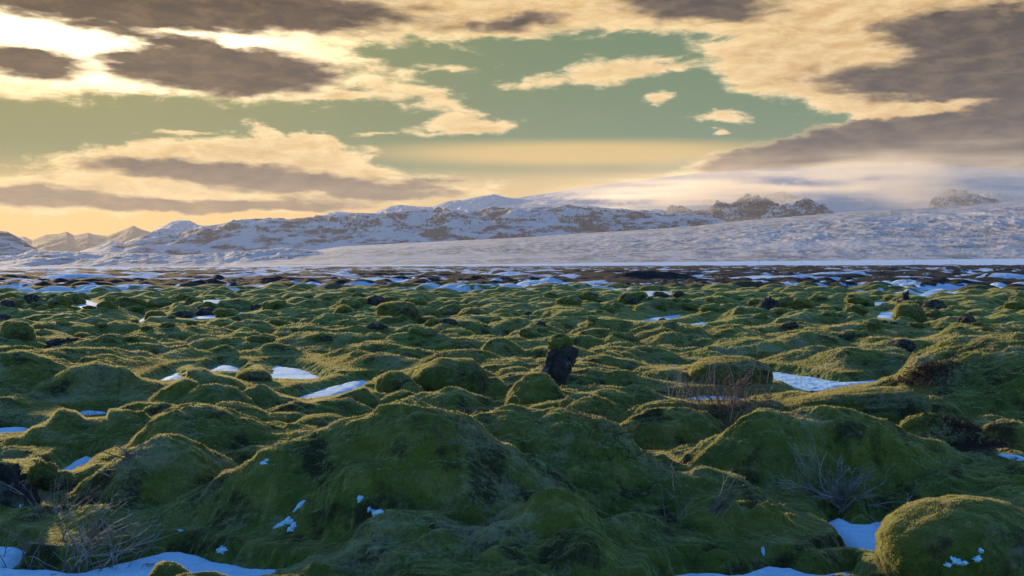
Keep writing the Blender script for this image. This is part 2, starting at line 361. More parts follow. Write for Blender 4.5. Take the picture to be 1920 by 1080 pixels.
pit(590, 985, .15, .42, .34); pit(1585, 905, .1, .5, .25); pit(70, 935, .1, .5, .2); pit(700, 960, .25, .2, .15); pit(1436, 1015, .05, .13, .30); pit(1290, 930, .15, .22, .2); pit(890, 1050, .1, .28, .12); pit(1690, 965, .1, .25, .22); pit(440, 935, .1, .28, .16); pit(1185, 900, .25, .2, .12); pit(960, 840, .4, .22, .12); pit(560, 900, .3, .16, .12); pit(1120, 905, .3, .12, .10)
for (px, py, z, r_, zt) in [(668, 985, .1, .30, .44), (575, 1020, .05, .26, .30), (500, 1000, .08, .22, .27), (545, 1005, .05, .18, .25)]:
    x, y = gp(px, py, z); dome(x, y, r_, r_*.8, zt, 0, -.15, 'round', .04)
# distant lava hills
dome(*[(1215-960)/F*118, 118], 8.5, 5, ZC-(510-HY)/F*118+.2, 0, -0.3, 'soft', .3)
for i in range(60):
    a = rng.uniform(0, 6.28); q = rng.random()
    dome((1215-960)/F*118+7*q*math.cos(a), 117+4*q*math.sin(a), rng.uniform(.5, 1.2), rng.uniform(.5, 1), .25+1.0*(1-q)**1.2+rng.uniform(0, .15), 0, -0.3, 'round', .05)
dome((400-960)/F*82, 82, 5.0, 4, ZC-(536-HY)/F*82, 0, -0.3, 'soft', .3); dome((200-960)/F*80, 80, 4.0, 3, ZC-(552-HY)/F*80, 0, -0.3, 'soft', .3)
for i in range(40):
    a = rng.uniform(0, 6.28); q = rng.random()
    dome((400-960)/F*82+4*q*math.cos(a), 82+3*q*math.sin(a), rng.uniform(.4, .9), rng.uniform(.4, .8), .2+.45*(1-q)+rng.uniform(0, .12), 0, -0.3, 'round', .05)

# snow lies in the hollows: polygons of photo pixels at a level z
SNOW = [
 ('big', 0.02, [(-160,1004),(0,1012),(50,1016),(62,1022),(25,1050),(150,1058),(300,1026),(345,1024),(400,1036),(480,1052),(570,1062),(540,1078),(420,1120),(-160,1120)]),
 ('left', 0.10, [(-30,802),(20,794),(62,796),(40,814),(-30,818)]),
 ('hollow', 0.14, [(98,882),(120,862),(150,848),(182,848),(160,868),(115,890)]),
 ('low', 0.10, [(142,768),(205,764),(200,779),(160,782)]),
 ('gap', 0.10, [(1538,968),(1575,956),(1612,976),(1635,970),(1652,958),(1668,970),(1672,1054),(1600,1062),(1535,1050),(1590,1024),(1584,1006),(1548,988)]),
 ('foot', 0.12, [(1230,1066),(1290,1056),(1370,1066),(1430,1046),(1490,1050),(1530,1062),(1600,1050),(1618,1070),(1560,1120),(1240,1120)]),
 ('pond', 0.08, [(1418,690),(1480,696),(1540,706),(1590,712),(1655,706),(1640,716),(1560,728),(1520,736),(1470,722),(1430,712)]),
 ('mid', 0.10, [(430,704),(480,690),(520,680),(570,690),(612,706),(580,714),(520,712),(460,712)]),
 ('mid2', 0.10, [(290,712),(315,698),(352,688),(350,704),(315,716)]),
 ('mid3', 0.10, [(385,690),(415,679),(446,684),(446,698),(405,698)]),
 ('mid4', 0.10, [(548,742),(600,726),(650,712),(696,706),(676,724),(625,742),(575,750)]),
 ('far1', 0.1, [(350,596),(400,586),(455,583),(440,590),(380,598)]),
 ('far2', 0.1, [(1192,600),(1240,592),(1275,588),(1262,596),(1215,602)]),
 ('far3', 0.1, [(1290,605),(1325,601),(1318,609),(1295,609)]),
 ('far4', 0.1, [(1645,596),(1655,582),(1690,586),(1678,598)]),
 ('far5', 0.1, [(1616,566),(1655,565),(1648,571),(1620,572)]),
 ('far6', 0.1, [(1236,686),(1255,680),(1282,683),(1280,688)]),
 ('far7', 0.1, [(1265,744),(1300,738),(1360,738),(1400,742),(1380,752),(1300,752)]),
 ('far8', 0.1, [(1380,722),(1395,716),(1410,718),(1400,726)]),
 ('far9', 0.1, [(260,601),(272,592),(280,590),(272,598),(262,604)]),
 ('far10', 0.1, [(1700,632),(1722,629),(1726,633),(1706,635)]),
 ('far11', 0.3, [(150,572),(160,560),(185,570),(180,578),(160,577)]),
 ('far12', 0.3, [(290,572),(310,558),(340,555),(320,568),(300,575)]),
 ('far13', 0.3, [(375,562),(412,560),(405,568),(385,568)]),
 ('far14', 0.5, [(1190,552),(1215,545),(1250,546),(1255,550),(1205,558)]),
 ('far15', 0.3, [(1725,552),(1750,542),(1758,543),(1735,554)]),
]
def poly_sd(px, py, poly):        # signed distance, negative inside
    d = np.full(px.shape, 1e9); ins = np.zeros(px.shape, bool)
    n = len(poly)
    for i in range(n):
        x1, y1 = poly[i]; x2, y2 = poly[(i+1) % n]
        ex, ey = x2-x1, y2-y1; t = np.clip(((px-x1)*ex+(py-y1)*ey)/(ex*ex+ey*ey+1e-12), 0, 1)
        d = np.minimum(d, np.hypot(px-x1-t*ex, py-y1-t*ey))
        c = ((y1 > py) != (y2 > py)) & (px < (x2-x1)*(py-y1)/(y2-y1+1e-12)+x1)
        ins ^= c
    return np.where(ins, -d, d)
PXG = 960+F*np.tan(AA)
def open_hollows(HZ, marg):
    for (nm, zs, pp) in SNOW:          # keep the hollow in front of each snow patch open
        lo, hi = min(p[0] for p in pp), max(p[0] for p in pp)
        qx = np.linspace(lo, hi, 60); fy_ = np.full(60, -1e9)
        for i in range(len(pp)):
            (x1, y1), (x2, y2) = pp[i], pp[(i+1) % len(pp)]
            if x1 == x2: continue
            t_ = (qx-x1)/(x2-x1); ok = (t_ >= 0) & (t_ <= 1); fy_ = np.where(ok, np.maximum(fy_, y1+(y2-y1)*t_), fy_)
        if fy_.max() > 1080: continue
        fp = np.interp(PXG, qx, fy_)
        wy = F*(ZC-zs)/(fp-HY)
        lim = ZC-(fp+2-HY)/F*GY-marg
        sc_ = float(wy.mean())/10
        on = sstep(PXG, lo-60, lo+5)*(1-sstep(PXG, hi-5, hi+60))*(GY < wy)*sstep(GY, wy-3.2*sc_-1, wy-1.6*sc_-.5)
        kk = .06; df = np.minimum(HZ, lim)-np.maximum(kk-np.abs(HZ-lim), 0)**2/kk*.25
        HZ = HZ*(1-on)+np.minimum(HZ, df)*on
    return HZ
HZ = open_hollows(HZ, .08)
# pillows of moss on every surface
PL_ = np.zeros_like(HZ)
def pillow(x, y, rx, ry, h, rot):
    reach = max(rx, ry)*1.1+.25; r = math.hypot(x, y); a = math.atan2(x, y)
    i0, i1 = np.searchsorted(R, [r-reach, r+reach]); da = reach/max(r-reach, 3.0); j0, j1 = np.searchsorted(A, [a-da, a+da])
    if i1-i0 < 2 or j1-j0 < 2: return
    s = (slice(i0, i1), slice(j0, j1)); dx = WX[s]-x; dy = WY[s]-y; c, n = math.cos(rot), math.sin(rot)
    d2 = ((dx*c+dy*n)/rx)**2+((-dx*n+dy*c)/ry)**2
    PL_[s] = np.maximum(PL_[s], h*np.sqrt(np.clip(1-d2, 0, 1)))
for i in range(3600):
    r = math.exp(rng.uniform(math.log(6), math.log(60))); a = rng.uniform(-.54, .54); s_1 = math.exp(rng.uniform(math.log(.11), math.log(.42)))*(r/10)**.55
    pillow(r*math.sin(a), r*math.cos(a), s_1*rng.uniform(1.4, 3.2), s_1, s_1*rng.uniform(.06, .20), rng.uniform(-.35, .35))
for i in range(170):
    r = rng.uniform(6.6, 15); a = rng.uniform(-.5, .5); s_1 = rng.uniform(.20, .46)*(r/11)**.5
    pillow(r*math.sin(a), r*math.cos(a), s_1*rng.uniform(1.0, 1.9), s_1, s_1*rng.uniform(.24, .38), rng.uniform(-.4, .4))
HZ += PL_
# fine relief of the moss: soft folds and tufts
amp = near
fold = fbm(GX*1.3+0.25*fbm(GX*2, GY*2, 2, 3), GY*2.1, 3, 91)
HZ += amp*(0.075*fold*(1-sstep(RR, 30, 70)*.5))
HZ += amp*(0.05-0.11*np.abs(pn(GX*1.25+.5*fold, GY*1.6, 19)))*(1-sstep(RR, 12, 26))
HZ += amp*(0.026+.006*(1-sstep(RR, 10, 17)))*ridged(GX*2.2+.5*fold, GY*5.2+.4*fold+HZ*2, 4, 12, .55)*(1-sstep(RR, 25, 60))
HZ += amp*(0.030*pn(GX*1.1+3*HZ, HZ*7.5+GY*.5, 41)+0.020*pn(GX*2.7, HZ*17+GY*1.1, 43))*(1-sstep(RR, 40, 90))
HZ += amp*0.007*fbm(GX*8+HZ*4, GY*11+HZ*9, 3, 77, .6)*(1-sstep(RR, 18, 45))
HZ = open_hollows(HZ, .015)
HZ += (1-near)*0.10*fbm(GX*.35, GY*.35, 4, 55, .65)*(1-sstep(RR, 600, 700))
SN = []
SM = np.zeros(HZ.shape, bool)
for (nm, zs, pp) in SNOW:
    poly = [gp(a, b, zs) for a, b in pp]
    xs = [p[0] for p in poly]; ys = [p[1] for p in poly]; sc = (sum(ys)/len(ys))/10.0
    rr = [math.hypot(*p) for p in poly]; aa = [math.atan2(*p) for p in poly]
    i0, i1 = np.searchsorted(R, [min(rr)-1.2*sc, max(rr)+1.2*sc]); j0, j1 = np.searchsorted(A, [min(aa)-.12, max(aa)+.12])
    s = (slice(max(i0, 0), i1), slice(j0, j1))
    gx, gy = GX[s], GY[s]
    sdv = poly_sd(gx, gy, poly) + sc**.5*(0.05*fbm(gx*3, gy*3, 3, 9)+.03*fbm(gx*13, gy*13, 2, 4))
    z = HZ[s]
    sq = min(sc, 1.8)
    up = 1-sstep(sdv, 0.2*sq, 0.5*sq)
    z = z + (np.maximum(z, zs+0.05)-z)*up
    cp = 1-sstep(sdv, 0.2*sq, 0.65*sq); z = z + (np.minimum(z, zs+0.10)-z)*cp
    wgt = 1-sstep(sdv, -0.02, 0.14*sc)
    z = z*(1-wgt) + (zs-0.07)*wgt
    HZ[s] = z; SM[s] |= wgt > .3
    SN.append((nm, zs, poly, sc))
V = np.stack([GX, GY, HZ], -1).reshape(-1, 3)
ground = link('ground', mesh_from('ground', V, grid_quads(len(R), len(A)), M_GROUND), kind='structure')

def hgt(x, y):
    r = math.hypot(x, y); a = math.atan2(x, y)
    fi = float(np.interp(r, R, np.arange(len(R)))); fj = float(np.interp(a, A, np.arange(len(A))))
    i = min(int(fi), len(R)-2); j = min(int(fj), len(A)-2); u = fi-i; v = fj-j
    return float((HZ[i, j]*(1-v)+HZ[i, j+1]*v)*(1-u) + (HZ[i+1, j]*(1-v)+HZ[i+1, j+1]*v)*u)
def hit(px, py, ymin=4.0):
    u = (px-960)/F; v = (HY-py)/F; y = ymin
    while y < 2500:
        if ZC+v*y <= hgt(u*y, y): return Vector((u*y, y, ZC+v*y))
        y += 0.004*y
    return Vector((u*y, y, 0))
#SECTION2
# ------------------------------------------------------------------ moss fuzz (short fibres that catch the low sun)
def mat_fuzz():
    m, t, b = newmat('moss_fibres')
    pos = t.node('ShaderNodeTexCoord', 'Object')
    n1 = t.noise(pos, 0.9, 5, 0.55); n2 = t.noise(pos, 5.0, 4, 0.6); n4 = t.noise(pos, 1.3, 6, 0.65)
    c = t.mix(t.mr(n1, 0.35, 0.65), (0.165, 0.195, 0.050), (0.105, 0.155, 0.045))
    c = t.mix(t.mr(n2, 0.42, 0.70), c, (0.26, 0.27, 0.09))
    c = t.mix(t.m('MULTIPLY', t.mr(t.noise(pos, 2.3, 6, 0.65), 0.50, 0.62), 0.85), c, (0.05, 0.04, 0.026))
    c = t.mix(t.m('MULTIPLY', t.mr(n4, 0.52, 0.66), .6), c, (0.44, 0.41, 0.27))
    t.n.remove(b)
    d = t.node('ShaderNodeBsdfDiffuse', 0, {'Color': c}); tr = t.node('ShaderNodeBsdfTranslucent', 0, {'Color': t.mix(0.5, c, (0.62, 0.58, 0.34))})
    mx = t.node('ShaderNodeMixShader', 0, {0: 0.62, 1: d, 2: tr})
    t.l.new(mx, t.n['Material Output'].inputs['Surface'])
    return m
M_FUZZ = mat_fuzz()
nrs = np.random.RandomState(5)
def blades(P_, N_, h, wd):
    n = len(P_); rnd = nrs.normal(size=(n, 3))
    d = N_*.7+rnd*.38+np.array([0, 0, .25]); d /= np.linalg.norm(d, axis=1)[:, None]
    sdv = np.cross(d, nrs.normal(size=(n, 3))); sdv /= np.linalg.norm(sdv, axis=1)[:, None]+1e-9
    hh = (h*nrs.uniform(.5, 1.25, n))[:, None]; ww = np.reshape(wd, (-1, 1))*sdv
    base_ = P_-N_*.004
    return np.stack([base_-ww, base_+ww, base_+d*hh], 1).reshape(-1, 3)
NB = 950000
ri = np.searchsorted(R, 34); fi = nrs.uniform(np.searchsorted(R, 6.0), ri, NB); fj = nrs.uniform(100, len(A)-101, NB)
ii = fi.astype(int); jj = fj.astype(int); fu = (fi-ii)[:, None]; fv = (fj-jj)[:, None]
G3 = np.stack([GX, GY, HZ], -1)
P_ = (G3[ii, jj]*(1-fu)+G3[ii+1, jj]*fu)*(1-fv)+(G3[ii, jj+1]*(1-fu)+G3[ii+1, jj+1]*fu)*fv
N_ = np.cross(G3[ii, jj+1]-G3[ii, jj], G3[ii+1, jj]-G3[ii, jj]); N_ /= np.linalg.norm(N_, axis=1)[:, None]
ok = ~SM[ii, jj]
P_, N_ = P_[ok], N_[ok]; rr_ = np.hypot(P_[:, 0], P_[:, 1])
bv = blades(P_, N_, .017*(rr_/8)**.75, .0026*(rr_/8)**.9)
link('moss', mesh_from('moss', bv, np.arange(len(bv)).reshape(-1, 3), M_FUZZ, False), kind='stuff')
del bv, P_, N_, G3, fi, fj, ii, jj, fu, fv
def fuzz_child(o, n):
    me = o.data; me.calc_loop_triangles(); nt_ = len(me.loop_triangles)
    tv = np.empty(nt_*3, np.int32); me.loop_triangles.foreach_get('vertices', tv); co = np.empty(len(me.vertices)*3, np.float32); me.vertices.foreach_get('co', co)
    co = co.reshape(-1, 3); a, b_, c_ = co[tv.reshape(-1, 3)].transpose(1, 0, 2); cr = np.cross(b_-a, c_-a); ar = np.linalg.norm(cr, axis=1)
    k = nrs.choice(nt_, n, p=ar/ar.sum()); u = nrs.uniform(size=(n, 1)); v = nrs.uniform(size=(n, 1)); f = (u+v) > 1; u = np.where(f, 1-u, u); v = np.where(f, 1-v, v)
    p = a[k]+(b_-a)[k]*u+(c_-a)[k]*v; nn = cr[k]/(ar[k][:, None]+1e-12); d = math.hypot(o.location.x, o.location.y)
    bv = blades(p, nn, .015*(d/8)**.75, .0026*(d/8)**.9)
    link('moss', mesh_from('moss', bv, np.arange(len(bv)).reshape(-1, 3), M_FUZZ, False), o, kind='stuff')
from mathutils import noise as mno

# ------------------------------------------------------------------ mountains
def mat_mountain(name, rock=0.5, scale=1.0, band=0.0, rockc=(0.040, 0.034, 0.042), snowc=(0.58, 0.56, 0.53), speck=0.0):
    m, t, b = newmat(name)
    pos = t.node('ShaderNodeTexCoord', 'Object')
    p1 = t.vm('MULTIPLY', pos, (1, 1, 2.2))
    n = t.noise(p1, 0.0042*scale, 9, 0.68, 0.3)
    nz = t.node('ShaderNodeSeparateXYZ', 2, {0: t.node('ShaderNodeNewGeometry', 'Normal')})
    v = t.m('ADD', n, t.m('MULTIPLY', t.m('SUBTRACT', 0.9, nz), 0.35))
    if band:
        v = t.m('ADD', v, t.m('MULTIPLY', t.m('SUBTRACT', t.noise(t.vm('MULTIPLY', pos, (1, 1, 14)), 0.0030*scale, 5, 0.6), 0.5), band))
    f = t.mr(v, 0.98-rock, 1.12-rock)
    if speck:
        s1 = t.noise(t.vm('MULTIPLY', pos, (1, 0.35, 1)), 0.02*scale, 5, 0.7)
        s2 = t.noise(t.vm('MULTIPLY', pos, (0.5, 1.5, 4.0)), 0.0016*scale, 4, 0.6)
        f = t.m('MAXIMUM', f, t.m('MULTIPLY', t.mr(s1, 0.44, 0.56), t.m('MULTIPLY', t.mr(s2, 0.40, 0.52), speck)))
    c = t.mix(f, snowc, rockc)
    t.put(b.inputs['Base Color'], c); b.inputs['Roughness'].default_value = 0.9; b.inputs['Specular IOR Level'].default_value = 0.1
    t.put(b.inputs['Normal'], t.node('ShaderNodeBump', 0, {'Strength': 0.45, 'Distance': 18.0, 'Height': t.noise(pos, 0.012*scale, 7, 0.65)}))
    return m
M_MT = mat_mountain('snowy_rock', 0.53, 1.0, 0.35)
M_MT2 = mat_mountain('snowy_rock_far', 0.36, 0.8)
M_OUT = mat_mountain('snowy_crag', 0.50, 2.0)
M_SLOPE = mat_mountain('snow_slope', 0.20, 1.0, 0, speck=0.5)
M_ICE = mat_mountain('glacier_snow', 0.18, 0.6)
M_FOOT = mat_mountain('foothill_snow', 0.5, 1.8, 0.2, rockc=(0.085, 0.065, 0.075))
def ridge(name, D, front, back, pts, base, mat, gul=0.1, seed=1, jag=0.6, nu=700, nv=110, prof=1.0, fs=1.0, waves=0.0):
    xs = np.linspace(pts[0][0], pts[-1][0], nu)
    top = np.interp(xs, [p[0] for p in pts], [p[1] for p in pts])
    top = top + jag*fbm(xs/14.0, xs*0+seed, 5, seed, .6)
    bs = np.interp(xs, [p[0] for p in base], [p[1] for p in base]) if isinstance(base, list) else np.full(nu, float(base))
    zt = ZC+(HY-top)/F*D; zb = ZC+(HY-bs)/F*(D-front) - 6
    t = np.concatenate([np.linspace(0, 1, nv), np.linspace(1.08, 2.0, 16)])
    X_, T_ = np.meshgrid(xs, t); dist = np.where(T_ <= 1, D-front+front*T_, D+back*(T_-1))
    pf = np.where(T_ <= 1, T_**prof, 1-(T_-1)**1.3)
    ends = np.minimum(sstep(X_, pts[0][0], pts[0][0]+25), 1-sstep(X_, pts[-1][0]-25, pts[-1][0])) if fs else 1
    wx = (X_-960)/F*dist
    H = np.maximum(zt-zb, 1)
    g = ridged(wx/(500*fs)+.4*fbm(wx/900, dist/900, 3, seed+5), dist/(1100*fs), 5, seed+9, .58)
    env = np.sin(np.pi*np.clip(T_, 0, 1))**.8*(T_ <= 1)
    z = zb + H*pf*ends + gul*H*(g-0.6)*env
    if waves:
        z = z + waves*env*np.sin(dist/180+3*fbm(wx/1500, dist/600, 3, seed+2))*(0.5+fbm(wx/1800, dist/400, 3, seed+3))
    V = np.stack([wx, dist, z], -1).reshape(-1, 3)
    return link(name, mesh_from(name, V, grid_quads(len(t), nu), mat), kind='structure')
M_FAR = mat_mountain('far_rock', 0.75, 0.8)
ridge('mountain', 21000, 2500, 2000, [(10,470),(22,446),(45,443),(60,450),(85,440),(110,438),(125,434),(138,441),(165,436),(175,439),(200,442),(230,431),(250,423),(265,430),(300,440),(345,450),(370,470)], 480, M_FAR, .05, 3, .3, 300, 40)
ridge('mountain', 7600, 1200, 900, [(-420,455),(-260,440),(-100,448),(-40,440),(0,434),(12,434),(30,442),(50,456),(70,467),(110,476),(170,486)], 497, M_MT, .16, 11, .8, 420, 90, .8)
ridge('mountain', 11500, 1500, 1500, [(255,460),(280,438),(300,425),(318,416),(330,413),(355,413),(370,421),(388,425),(430,432),(470,440)], 470, M_MT2, .1, 23, .5, 260, 50)
ridge('mountain', 13500, 1800, 2000, [(560,440),(600,406),(615,399),(630,396),(650,398),(700,400),(715,392),(735,386),(750,384),(780,387),(810,388),(830,380),(845,376),(870,374),(900,368),(925,364),(950,370),(985,374),(1060,380),(1150,384),(1200,410)], 440, M_MT2, .12, 37, .9, 500, 60)
ridge('mountain', 9500, 1500, 2500, [(130,484),(150,471),(180,462),(196,458),(207,453),(218,454),(232,457),(250,448),(275,440),(300,432),(340,430),(380,424),(440,416),(480,413),(560,411),(640,406),(700,402),(760,399),(830,394),(880,392),(960,390),(1050,388),(1150,391),(1230,396),(1320,405),(1400,430)], 480, M_MT, .17, 41, .7, 1200, 130, .62, 1.0)
ridge('glacier', 15500, 6500, 3000, [(880,384),(940,376),(985,368),(1040,360),(1100,351),(1200,338),(1300,326),(1400,318),(1500,314),(1600,311),(1680,309),(1760,310),(1840,314),(1920,318),(2100,325),(2300,330)], 440, M_ICE, .035, 53, .3, 800, 200, .9, 1.6, 26)
ridge('mountain', 10000, 500, 900, [(1228,436),(1243,402),(1252,394),(1280,393),(1300,397),(1325,395),(1345,385),(1370,381),(1385,376),(1400,374),(1430,378),(1450,386),(1500,396),(1560,412)], 440, M_OUT, .3, 61, 2.2, 420, 70, .6, .35)
ridge('mountain', 9500, 500, 800, [(1405,425),(1430,405),(1450,393),(1463,385),(1485,388),(1500,381),(1510,372),(1525,378),(1545,389),(1565,401),(1600,415)], 430, M_OUT, .28, 67, 1.6, 260, 60, .7, .35)
ridge('mountain', 11200, 600, 900, [(1270,400),(1280,376),(1330,372),(1360,380),(1420,372),(1450,362),(1470,360),(1485,366),(1520,380),(1560,400)], 410, M_OUT, .2, 71, 1.5, 300, 50, .7, .5)
ridge('mountain', 10000, 500, 900, [(1725,410),(1745,378),(1762,362),(1780,354),(1795,358),(1815,363),(1832,364),(1850,372),(1880,382),(1930,400)], 412, M_OUT, .25, 73, 1.6, 260, 60, .8, .4)
ridge('mountain', 11200, 600, 900, [(1760,400),(1800,362),(1830,366),(1850,360),(1875,357),(1900,364),(1925,380),(1960,400)], 405, M_ICE, .15, 79, .8, 240, 50, .9, .5)
ridge('snowfield', 7000, 4300, 2500, [(420,488),(560,474),(640,462),(760,456),(900,449),(1000,444),(1100,437),(1200,431),(1300,424),(1400,413),(1500,405),(1600,397),(1700,392),(1800,386),(1920,376),(2100,366),(2350,356)], 496, M_SLOPE, .035, 83, .25, 1100, 190, 1.15, .5, 5)
ridge('foothills', 5600, 1200, 900, [(-400,478),(-100,482),(30,480),(60,471),(100,472),(180,474),(260,476),(330,479),(420,476),(500,468),(530,465),(560,468),(620,476),(700,482),(800,492)], 500, M_FOOT, .25, 89, .6, 800, 90, .8, .5)

# ------------------------------------------------------------------ haze
hz = bpy.data.materials.new('haze'); hz.use_nodes = True; tt = NT(hz.node_tree); tt.n.clear()
pv = tt.node('ShaderNodeVolumePrincipled', 0, {'Color': (0.90, 0.92, 1.0, 1), 'Density': 1.6e-5, 'Anisotropy': 0.2})
tt.n.new('ShaderNodeOutputMaterial'); tt.l.new(pv, tt.n['Material Output'].inputs['Volume'])
bm = bmesh.new(); bmesh.ops.create_cube(bm, size=1)
for v in bm.verts: v.co = (v.co.x*44000, 11500+v.co.y*25000, 760+v.co.z*1620)
me = bpy.data.meshes.new('haze'); bm.to_mesh(me); bm.free(); me.materials.append(hz)
link('haze', me, kind='stuff')

# snow torn off the glacier by the wind
bl = bpy.data.materials.new('blowing_snow'); bl.use_nodes = True; tt = NT(bl.node_tree); tt.n.clear()
wp = tt.node('ShaderNodeNewGeometry', 'Position')
wq = tt.vm('MULTIPLY', wp, (1/1500, 1/900, 1/110))
nz1 = tt.noise(wq, 1.0, 5, .6, .8)
nz2 = tt.noise(tt.vm('MULTIPLY', wp, (1/1300, 1/1300, 1/500)), 1.0, 4, .6, .3)
sp_ = tt.node('ShaderNodeSeparateXYZ', None, {0: wp}); bx_, by_, bz_ = sp_.outputs
topz = tt.m('MULTIPLY_ADD', tt.mr(bx_, -600, 4500, 0, 1, False), 420, 750)
env = tt.m('MULTIPLY', tt.mr(tt.m('SUBTRACT', topz, bz_), 0, 200), tt.mr(bx_, 0, 1900))
env = tt.m('MULTIPLY', env, tt.m('MULTIPLY', tt.mr(bx_, 5600, 4600), tt.m('MULTIPLY', tt.mr(by_, 8100, 10200), tt.mr(by_, 12400, 11900))))
den = tt.m('MULTIPLY', tt.m('MULTIPLY', tt.mr(nz1, .40, .70), tt.mr(nz2, .36, .62)), env)
pv = tt.node('ShaderNodeVolumePrincipled', 0, {'Color': (1.0, 0.93, 0.82, 1), 'Density': tt.m('MULTIPLY', den, 2.1e-3), 'Anisotropy': 0.6})  # warm tint puts some of the golden sunlight into the white snow's colour
tt.n.new('ShaderNodeOutputMaterial'); tt.l.new(pv, tt.n['Material Output'].inputs['Volume'])
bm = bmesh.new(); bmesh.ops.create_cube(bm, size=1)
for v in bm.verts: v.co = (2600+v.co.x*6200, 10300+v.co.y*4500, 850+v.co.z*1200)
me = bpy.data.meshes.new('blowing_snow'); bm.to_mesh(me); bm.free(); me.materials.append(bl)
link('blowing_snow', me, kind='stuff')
# ------------------------------------------------------------------ boulders and lava
def blob(name, loc, half, mat, seed=0, sub=5, rough=.10, fine=.03, boxy=0.08, taper=0.0, shear=0.0, pinch=0.0, rot=0.0, parent=None, sharp=0.0, **kw):
    """rounded rock: half = (x,y,z) half sizes; pinch narrows the foot, taper lowers one end, shear leans it"""
    bm = bmesh.new(); bmesh.ops.create_icosphere(bm, subdivisions=sub, radius=1)
    o3 = Vector((seed*3.7, seed*1.3, seed*7.1))
    for v in bm.verts:
        p = v.co.copy(); n = p.normalized()
        q = Vector([math.copysign(abs(c)**(1-boxy), c) for c in n]); pw = 2+6*boxy; q *= 1/(sum(abs(c)**pw for c in q)**(1/pw))
        d = mno.fractal(n*1.3+o3, 1.0, 2.0, 3)*rough*2 + mno.fractal(n*6+o3, 0.8, 2.1, 4)*fine
        if sharp: d -= sharp*abs(mno.noise(n*2.6+o3)) ; d += sharp*.6*mno.cell(n*3.2+o3)*.5
        q = q*(1+d)
        if pinch and q.z < 0: q.x *= 1+pinch*q.z; q.y *= 1+pinch*q.z
        q.z *= 1+taper*q.x
        q.x += shear*q.z
        v.co = Vector((q.x*half[0], q.y*half[1], q.z*half[2]))
    me = bpy.data.meshes.new(name); bm.to_mesh(me); bm.free(); me.polygons.foreach_set('use_smooth', [True]*len(me.polygons)); me.materials.append(mat)
    o = link(name, me, parent, **kw); o.location = loc; o.rotation_euler.z = rot
    return o
def rock(name, label, cat, cx, ty, hw, by, mat, dep=.85, sink=.18, group=None, yoff=0, **kw):
    y = F*(ZC-.10)/(by-HY); y += hw/F*y*dep*.6; s = y/F
    g = hgt((cx-960)*s, y); zt = ZC-(ty-HY)*s; lo = ZC-(by-HY)*s
    hz_ = max((zt-lo)*(1+sink)/2, (zt-g)*1.1/2)
    o = blob(name, ((cx-960)*s, y, zt-hz_), (hw*s, hw*s*dep, hz_), mat, **kw)
    o['label'] = label; o['category'] = cat
    if group: o['group'] = group
    if mat is not M_LAVA: fuzz_child(o, int(1.5*3.2*hw*hw*.6+1500))
    return o
B = 'mossy_boulder'
rock(B, 'huge rounded mossy boulder in the bottom right corner with snow crumbs on its face', 'boulder', 1808,935,158,1135, M_MOSS, seed=1, sub=6, rough=.05, boxy=.03, pinch=.1, fine=.02)
rock(B, 'long frosted mossy boulder, thick at its right end, on the green slope at right', 'boulder', 1590,735,150,808, M_MOSSF, dep=.45, seed=2, sub=6, taper=.42, boxy=.15, rough=.05, fine=.03)
rock(B, 'large round dark mossy boulder left of the standing lava pillar', 'boulder', 845,672,70,752, M_MOSS, seed=3, sub=6, rough=.05, boxy=.04, pinch=.35, fine=.02)
rock(B, 'smaller squarish mossy boulder leaning against the large round one', 'boulder', 742,697,37,757, M_MOSS, seed=4, rough=.06, boxy=.04)
rock(B, 'grey-green rounded boulder tucked behind the left shoulder of the biggest mound', 'boulder', 605,778,53,842, M_MOSSF, seed=5, rough=.05, boxy=.15)
rock(B, 'small dark dome boulder with a snow streak beside the curved snow patch', 'boulder', 475,693,33,728, M_MOSS, seed=6, rough=.04, boxy=.1)
rock(B, 'rounded mossy boulder behind the reddish shrub tangle beside the wide snow patch', 'boulder', 1368,672,73,728, M_MOSSF, seed=7, rough=.05, boxy=.15, sub=6)
rock(B, 'very small smooth boulder left of the reddish shrub tangle', 'boulder', 1198,725,21,747, M_MOSSF, seed=8, rough=.05, boxy=.1)
rock(B, 'tall lumpy mossy boulder at the left edge of the moss field', 'boulder', 32,603,34,664, M_MOSS, seed=9, rough=.09, boxy=.04, pinch=.2)
rock(B, 'round mossy boulder just behind the tall lumpy one at the left edge', 'boulder', 80,608,27,640, M_MOSS, seed=10, rough=.06)
rock(B, 'grey knob boulder above the black lava clump at left', 'boulder', 153,624,14,645, M_MOSSF, seed=12, rough=.08)
rock(B, 'low grey-green boulder right of the grey knob at left', 'boulder', 172,618,18,636, M_MOSSF, seed=13, rough=.05)
rock(B, 'dark pointed boulder at the left end of the long thin snow patch', 'boulder', 292,583,19,609, M_MOSS, seed=14, rough=.08, pinch=.2)
rock(B, 'dark egg-shaped boulder standing alone left of the broad green dome boulder', 'boulder', 643,573,18,609, M_MOSS, seed=15, rough=.06, pinch=.2, shear=.12, boxy=.1)
rock(B, 'broad green dome boulder, largest of the distant boulders', 'boulder', 745,567,39,614, M_MOSS, seed=16, rough=.06, sub=5, boxy=.1)
rock(B, 'low brown-green boulder touching the right foot of the broad green dome boulder', 'boulder', 800,594,24,613, M_MOSS, seed=17, rough=.08)
rock(B, 'overhanging mushroom-shaped boulder with a snow streak under its rim', 'boulder', 888,578,30,610, M_MOSS, seed=18, rough=.08, pinch=.6, boxy=.04)
rock(B, 'rounded dark boulder beside the small snow patch at far right', 'boulder', 1705,570,29,612, M_MOSS, seed=19, rough=.07, boxy=.04)
rock(B, 'small round boulder, left one of a pair at far right', 'boulder', 1843,586,16,606, M_MOSS, seed=20, rough=.05)
